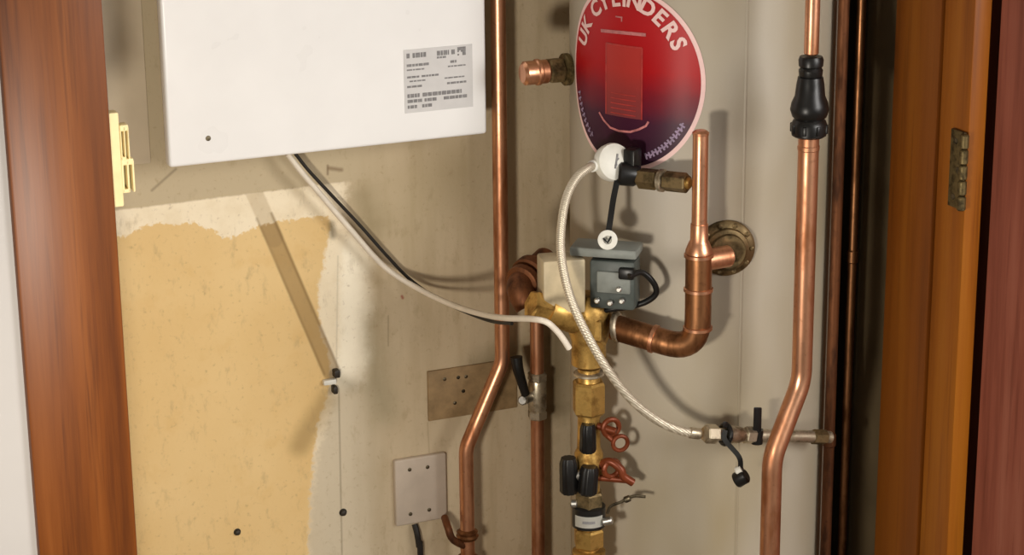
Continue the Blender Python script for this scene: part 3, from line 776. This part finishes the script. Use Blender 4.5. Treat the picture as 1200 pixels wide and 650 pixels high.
# thin grey capillary / inner edge strip beside the hose's top bend
# right check valve
v0 = cyl(826, 508, .072); v1 = cyl(974, 512, .042)
dv = (v1 - v0); LV = dv.length; dv.normalize(); kv = mpp(v0)
cv = thing('check_valve', v0 + dv * LV * .5, 'horizontal nickel filling valve passing behind the bent copper pipe', 'valve')
bm = B(); hexnut(bm, v0, v0 + dv * .020, 11.5 * kv, .2); obj('nut', bm, 'nickel', cv)
bm = B(); rod(bm, v0 + dv * .018, v1, 7.5 * kv, 20); lathe(bm, v0 + dv * .036, dv, [(0, 8 * kv), (.002, 11 * kv), (.02, 10 * kv), (.028, 8 * kv)], 24); obj('body', bm, 'nickel', cv)
bm = B(); hexnut(bm, v0 + dv * .066, v0 + dv * .082, 10.5 * kv, .5); obj('nut', bm, 'nickel', cv)
bm = B(); hexnut(bm, v0 + dv * (LV - .034), v0 + dv * (LV - .010), 9.5 * kv, .5); obj('nut', bm, 'brass_old', cv)
q = v0 + dv * .088; vq = (CAM - q).normalized()
bm = B(); obox(bm, q + Z * .020 + vq * .004, dv, vq, Z, 12 * kv, .010, 36 * kv, .002); lathe(bm, q - Z * .012 + vq * .002, Z, [(0, 7 * kv), (.02, 7.5 * kv)], 18); obj('lever', bm, 'black', cv, label='black lever standing up')
sp0 = v0 + dv * .034
bm = B(); ring(bm, sp0, dv, 11.5 * kv, 3 * kv); vq2 = vq * .018
s_pts = [sp0 + vq * .014 + Z * .006, sp0 + vq * .017 - Z * .008, cyl(866, 535, .085), cyl(868, 550, .085)]
strap(bm, spline(s_pts, 5), 6 * kv); obox(bm, sp0 + Z * .014 + vq * .006, dv, vq, Z, 7 * kv, .008, 8 * kv, .001); obj('strap', bm, 'black', cv)
q2 = cyl(868, 560, .085); ax = (right * .75 + up * .45 + (-fwd) * .35).normalized()
bm = B(); lathe(bm, q2 - ax * .008, ax, [(0, 8.5 * kv), (.002, 9.5 * kv), (.016, 9 * kv), (.018, 7 * kv)], 24)
obj('dust_cap', bm, 'black', cv, label='dark dust cap hanging from the strap')
bm = B(); lathe(bm, q2 + up * .008 - right * .006, ax, [(0, 4 * kv), (.002, 6 * kv), (.010, 5.5 * kv)], 18); obj('cap_insert', bm, 'whitecap', cv)

# ------------------------------------------------------------------ right-hand pipes
po = .105
kp = mpp(cyl(940, 300, po)); rp = 12.2 * kp
pT = cyl(947.5, 170, po); Tx, Ty = pT.x, pT.y
pbend = zat(Tx, Ty, 446)
pL = W(905, 536, -Ty + .012)
bp = thing('copper_pipe', Vector((pL.x, pL.y, 0)), 'thick bright copper pipe with a double bend on the cylinder\'s right', 'pipe', None)
bm = B(); tube(bm, fillet([zat(Tx, Ty, 160), pbend, pL, Vector((pL.x, pL.y, 0))], .075, 12), rp, 28); obj('tube', bm, 'copper', bp)
# small label-free end socket
bm = B(); lathe(bm, zat(Tx, Ty, 176), Z, [(0, rp), (.001, rp * 1.06), (.006, rp * 1.06), (.007, rp)], 28); obj('socket', bm, 'copper', bp)
cp = thing('pipe_coupling', zat(Tx, Ty, 158), 'black plastic coupling joining two copper pipes beside the door frame', 'coupling')
def cprof(l): return [(abs(zat(Tx, Ty, a).z - zat(Tx, Ty, 160).z), r * kp) for a, r in l]
bm = B(); lathe(bm, zat(Tx, Ty, 160), Z, cprof([(160, 17), (158, 20), (146, 21), (141, 19), (138, 16)]), 32); obj('lower_nut', bm, 'black', cp)
bm = B(); lathe(bm, zat(Tx, Ty, 160), Z, cprof([(139, 17), (136, 20), (128, 22.5), (120, 21), (112, 17.5), (98, 16), (90, 14.5)]), 32); obj('body', bm, 'black', cp)
bm = B(); lathe(bm, zat(Tx, Ty, 160), Z, cprof([(91, 12), (88, 13.5), (82, 14), (79, 12), (77, 14), (70, 14.5), (66, 13)]), 32); obj('upper_nut', bm, 'black', cp)
bm = B()
for i in range(8):
    th = i * math.pi / 4; q = zat(Tx, Ty, 150) + Vector((math.cos(th), math.sin(th), 0)) * 20.5 * kp; obox(bm, q, Vector((math.cos(th), math.sin(th), 0)), Vector((-math.sin(th), math.cos(th), 0)), Z, .004, .005, .012, .001)
obj('grip_rib', bm, 'black', cp)
up_ = thing('copper_pipe', zat(Tx, Ty, 64), 'thinner copper pipe rising from the black coupling', 'pipe')
bm = B(); rod(bm, zat(Tx, Ty, 64.5), Vector((Tx, Ty, 1.85)), 8.5 * kp, 24); obj('tube', bm, 'copper', up_)
# two narrow tarnished pipes against the dark side board
for px, r_, m_, lb_, dpt, z0_, in ((978, 6.5, 'copper_brown', 'narrow dark brown pipe hugging the cylinder\'s right edge', .20, 0), (998, 5.5, 'copper_tarnish', 'narrow tarnished pipe against the dark side board, nearest the frame', .335, 0)):
    p = W(px, 330, dpt) if px > 990 else cyl(px, 330, .016)
    if p.x > XRW - .012: p = WX(px, 330, XRW - .014)
    s_ = thing('copper_pipe', (p.x, p.y, 0), lb_, 'pipe')
    bm = B(); rod(bm, Vector((p.x, p.y, 0)), Vector((p.x, p.y, 1.9)), r_ * mpp(p), 16); obj('tube', bm, m_, s_)
    bm = B(); lathe(bm, zat(p.x, p.y, 515 if px < 990 else 300) - Z * .01, Z, [(0, r_ * mpp(p)), (.002, r_ * 1.25 * mpp(p)), (.018, r_ * 1.25 * mpp(p)), (.02, r_ * mpp(p))], 16); obj('collar', bm, m_, s_)

# ------------------------------------------------------------------ left-hand pipes and wall bits
dP = .055
kq = mpp(W(583, 300, dP)); rq = 8.8 * kq
a = W(586, 200, dP); Lx, Ly = a.x, a.y
b = zat(Lx, Ly, 424); c = W(546, 525, dP)
lp = thing('copper_pipe', (c.x, c.y, 0), 'copper drop pipe beside the boiler that kinks left past the brown plate', 'pipe')
bm = B(); tube(bm, fillet([Vector((Lx, Ly, 1.9)), b, c, Vector((c.x, c.y, 0))], .055, 10), rq, 24); obj('tube', bm, 'copper', lp)
bm = B(); lathe(bm, zat(c.x, c.y, 632), Z, [(0, rq), (.002, 12 * kq), (.007, 14 * kq), (.010, 12 * kq), (.014, 13 * kq), (.018, rq)], 24)
obj('fitting', bm, 'copper_tarnish', lp); bm = B()
lathe(bm, zat(c.x, c.y, 668), Z, [(0, rq), (.004, 12.5 * kq), (.024, 12.5 * kq), (.028, rq * 1.02)], 24)
obj('fitting', bm, 'copper_tarnish', lp)
q = zat(c.x, c.y, 642)
bm = B(); tube(bm, spline([q + X * .002, W(531, 632, dP + .008), W(525, 618, dP + .004), W(521, 606, dP - .02)], 5), 4.5 * kq, 12); obj('drain_branch', bm, 'copper_brown', lp)
dQ = .04
a = W(630, 520, dQ)
rp2 = thing('copper_pipe', (a.x, a.y, 0), 'straight copper pipe rising behind the small black lever', 'pipe')
bm = B(); rod(bm, Vector((a.x, a.y, 0)), zat(a.x, a.y, 345), 8 * mpp(a), 22); obj('tube', bm, 'copper', rp2)
# isolating valve on it
iv = thing('isolating_valve', zat(a.x, a.y, 470), 'small grey isolating valve with a black lever on the straight copper pipe', 'valve')
ri = 8 * mpp(a)
def iz(p): return zat(a.x, a.y, p)
bm = B()
for s_, e_ in ((490, 480), (446, 436)): 
    hexnut(bm, iz(s_), iz(e_), ri * 1.45, .3)
lathe(bm, iz(482), Z, [(0, ri * 1.15), (.006, ri * 1.35), (iz(444).z - iz(482).z - .006, ri * 1.35), (iz(444).z - iz(482).z, ri * 1.15)], 20); obj('body', bm, 'nickel', iv)
q = iz(464); 
bm = B(); rod(bm, W(617, 466, dQ + .002) + X * .006, W(612, 469, dQ + .03), 6 * kq, 16); obj('spindle', bm, 'steel', iv)
bm = B(); strap_p = [W(605, 418, dQ + .036), W(607, 432, dQ + .038), W(611, 446, dQ + .038), W(616, 462, dQ + .036)]
tube(bm, spline(strap_p, 5), 7 * kq, 12, lambda i, r: r * (1.05 - .02 * i)); obj('lever', bm, 'black', iv, label='black lever')

# brown bare plate
za = W(545, 429, .004).z; zb_ = W(545, 487, .004).z; xa = W(502, 460, .004).x; xb = W(606, 460, .004).x
bpv = thing('mounting_plate', ((xa + xb) / 2, 0, zb_), 'bare brown rectangular plate on the wall behind the kinked pipe', 'plate')
bm = B(); box(bm, (xa, -.004, zb_), (xb, .001, za), .001); obj('plate', bm, 'plateb', bpv)
for (px, py) in ((521, 444), (537, 442), (546, 441), (533, 472), (543, 458)):
    p = W(px, py, .004); bm = B(); lathe(bm, p + Y * .0005, -Y, [(0, .003), (.0012, .0028), (.0018, .0014)], 14); obj('screw', bm, 'screw', bpv)
# grey blanking plate
za = W(495, 535, .01).z; zb_ = W(495, 612, .01).z; xa = W(463.5, 575, .01).x; xb = W(524, 575, .01).x
bpl = thing('blanking_plate', ((xa + xb) / 2, 0, zb_), 'pale grey square blanking plate low on the wall above a black cable', 'plate')
bm = B(); box(bm, (xa, -.010, zb_), (xb, .001, za), .003, 3); obj('plate', bm, 'platec', bpl)
for (px, py) in ((480, 550), (501, 547), (503, 597), (481, 602)):
    p = W(px, py, .010); bm = B(); lathe(bm, p + Y * .0005, -Y, [(0, .0032), (.0012, .003), (.0018, .0016)], 14); obj('screw', bm, 'screw', bpl)
p0 = W(487, 613, .010); bm = B(); tube(bm, spline([p0 + Vector((0, .004, -.003)), W(489, 626, .012), W(491, 640, .012), W(493, 662, .012), Vector((W(493, 662, .012).x, -.012, .0))], 6), .0048, 10)
o = obj('cable', bm, 'blackc', base=(p0.x, -.01, 0)); tag(o, 'black cable dropping from under the grey blanking plate', 'cable')

# white cable from the boiler, with a thin black strand beside it
def cab(pts, r, mat, label):
    P_ = [W(*p) for p in pts]; bm = B(); tube(bm, spline(P_, 10), r, 12)
    o = obj('cable', bm, mat, base=P_[0]); return tag(o, label, 'cable')
cab([(337, 180, .040), (352, 200, .040), (376, 228, .035), (410, 268, .030), (450, 312, .030), (490, 338, .06), (530, 357, .13), (565, 368, .23), (592, 372.5, .33), (622, 373.5, dB + .075), (640, 377, dB + .10), (652, 387, dB + .10), (660, 397, dB + .10), (667, 408, dB + .10)], .0042, 'wcable', 'white cable sagging from the boiler to the brass valve')
cab([(346, 180, .028), (362, 200, .026), (388, 228, .022), (420, 262, .016), (452, 298, .016), (478, 325, .018), (505, 345, .045), (540, 363, .11), (575, 376, .19), (600, 379, .26)], .0025, 'blackc', 'thin black strand running just behind the white cable')  # thin black tube following the white cable's line

# small wall fixings
def fix(px, py, r, label, name='wall_screw', cat='screw', mat='darkscrew', ln=.006):
    p = W(px, py, 0); t_ = thing(name, p, label, cat)
    bm = B(); lathe(bm, p + Y * .001, -Y, [(0, r * .6), (ln * .5, r * .6), (ln * .6, r), (ln, r * .9), (ln + .001, r * .5)], 16); obj('head', bm, mat, t_)
    bm = B(); lathe(bm, p + Y * .001, -Y, [(0, r * 1.5), (.0016, r * 1.35), (.002, r * .6)], 16); obj('washer', bm, mat, t_)
fix(402, 600,   .0044, 'dark screw in the pale plaster strip right of the yellow patch')
fix(278, 623,   .004, 'dark screw near the foot of the yellow bare patch')
p = W(393, 446, .0); pc_ = thing('pipe_clip', p, 'broken dark pipe clip at the foot of the slanting stain', 'clip')
bm = B(); obox(bm, W(394, 437, .006), X, Y, Z, .009, .014, .012, .002); obox(bm, W(392, 456, .006), X, Y, Z, .007, .014, .012, .002); obj('jaw', bm, 'darkscrew', pc_)
bm = B(); obox(bm, W(386, 447, .004), X, Y, Z, .020, .010, .008, .002); obj('base', bm, 'whitecap', pc_, label='white base chip')

# cream plastic catch on the edge of the left frame
dC = HF - .045
kc = mpp(W(145, 185, dC))
cc = thing('door_catch', W(140, 238, dC), 'cream plastic double catch on the left door frame level with the boiler', 'catch')
bm = B()
pA, pB = W(131, 130, dC), W(140, 241, dC)
xs = W(134, 185, dC).x
box(bm, (xl1 - .0035, -dC - .006, W(140, 241, dC).z), (W(141, 186, dC).x, -dC + .012, W(131, 131, dC).z), .002); obj('backplate', bm, 'cream', cc)
def comb(px0, px1, py0, py1, name):
    a_, b_ = W(px0, py0, dC), W(px1, py1, dC); z1, z0 = a_.z, b_.z; w_ = b_.x - a_.x; bm = B(); y0, y1 = -dC - .004, -dC + .012
    box(bm, (a_.x, y0, z1 - .008), (b_.x, y1, z1), .0015); 
    for f in (.0, .42, .84): box(bm, (a_.x + w_ * f, y0, z0), (a_.x + w_ * (f + .18), y1, z1 - .002), .0012)
    box(bm, (a_.x, y0, z0), (b_.x - w_ * .42, y1, z0 + .005), .001)
    obj('jaw', bm, 'cream', cc)
    bm = B(); box(bm, (a_.x, y1 - .004, z0 + .003), (b_.x, y1 - .001, z1 - .003)); obj('slot_shade', bm, plain('olive_slot_shade', (120, 112, 70), .6), cc)  # olive sheet behind the slots, coloured as the shade inside them
comb(139, 152, 146, 187, 'u'); comb(141, 158, 186, 224, 'l')

# ------------------------------------------------------------------ light
def area(name, loc, target, size, power, col):
    ld = bpy.data.lights.new(name, 'AREA'); ld.energy = power; ld.color = col; ld.shape = 'DISK'; ld.size = size
    o = bpy.data.objects.new(name, ld); C.objects.link(o); o.location = loc
    o.rotation_euler = (Vector(target) - Vector(loc)).to_track_quat('-Z', 'Y').to_euler(); return o
tg = Vector((.1, -.2, .85))
area('work_lamp', W(185, 840, 1.3), W(560, 300, .1), .13, 9.5, (1, .92, .80))
area('hall_lamp', Vector((1.25, -3.1, 1.9)), tg, 1.3, 62, (1, .97, .93))
w = bpy.data.worlds.new('world'); bpy.context.scene.world = w; w.use_nodes = True
bg = w.node_tree.nodes['Background']; bg.inputs[0].default_value = (1, .95, .9, 1); bg.inputs[1].default_value = .19
vs = bpy.context.scene.view_settings
vs.view_transform = 'Standard'; vs.look = 'None'; vs.exposure = 0.0; vs.gamma = 1.0; vs.use_curve_mapping = False
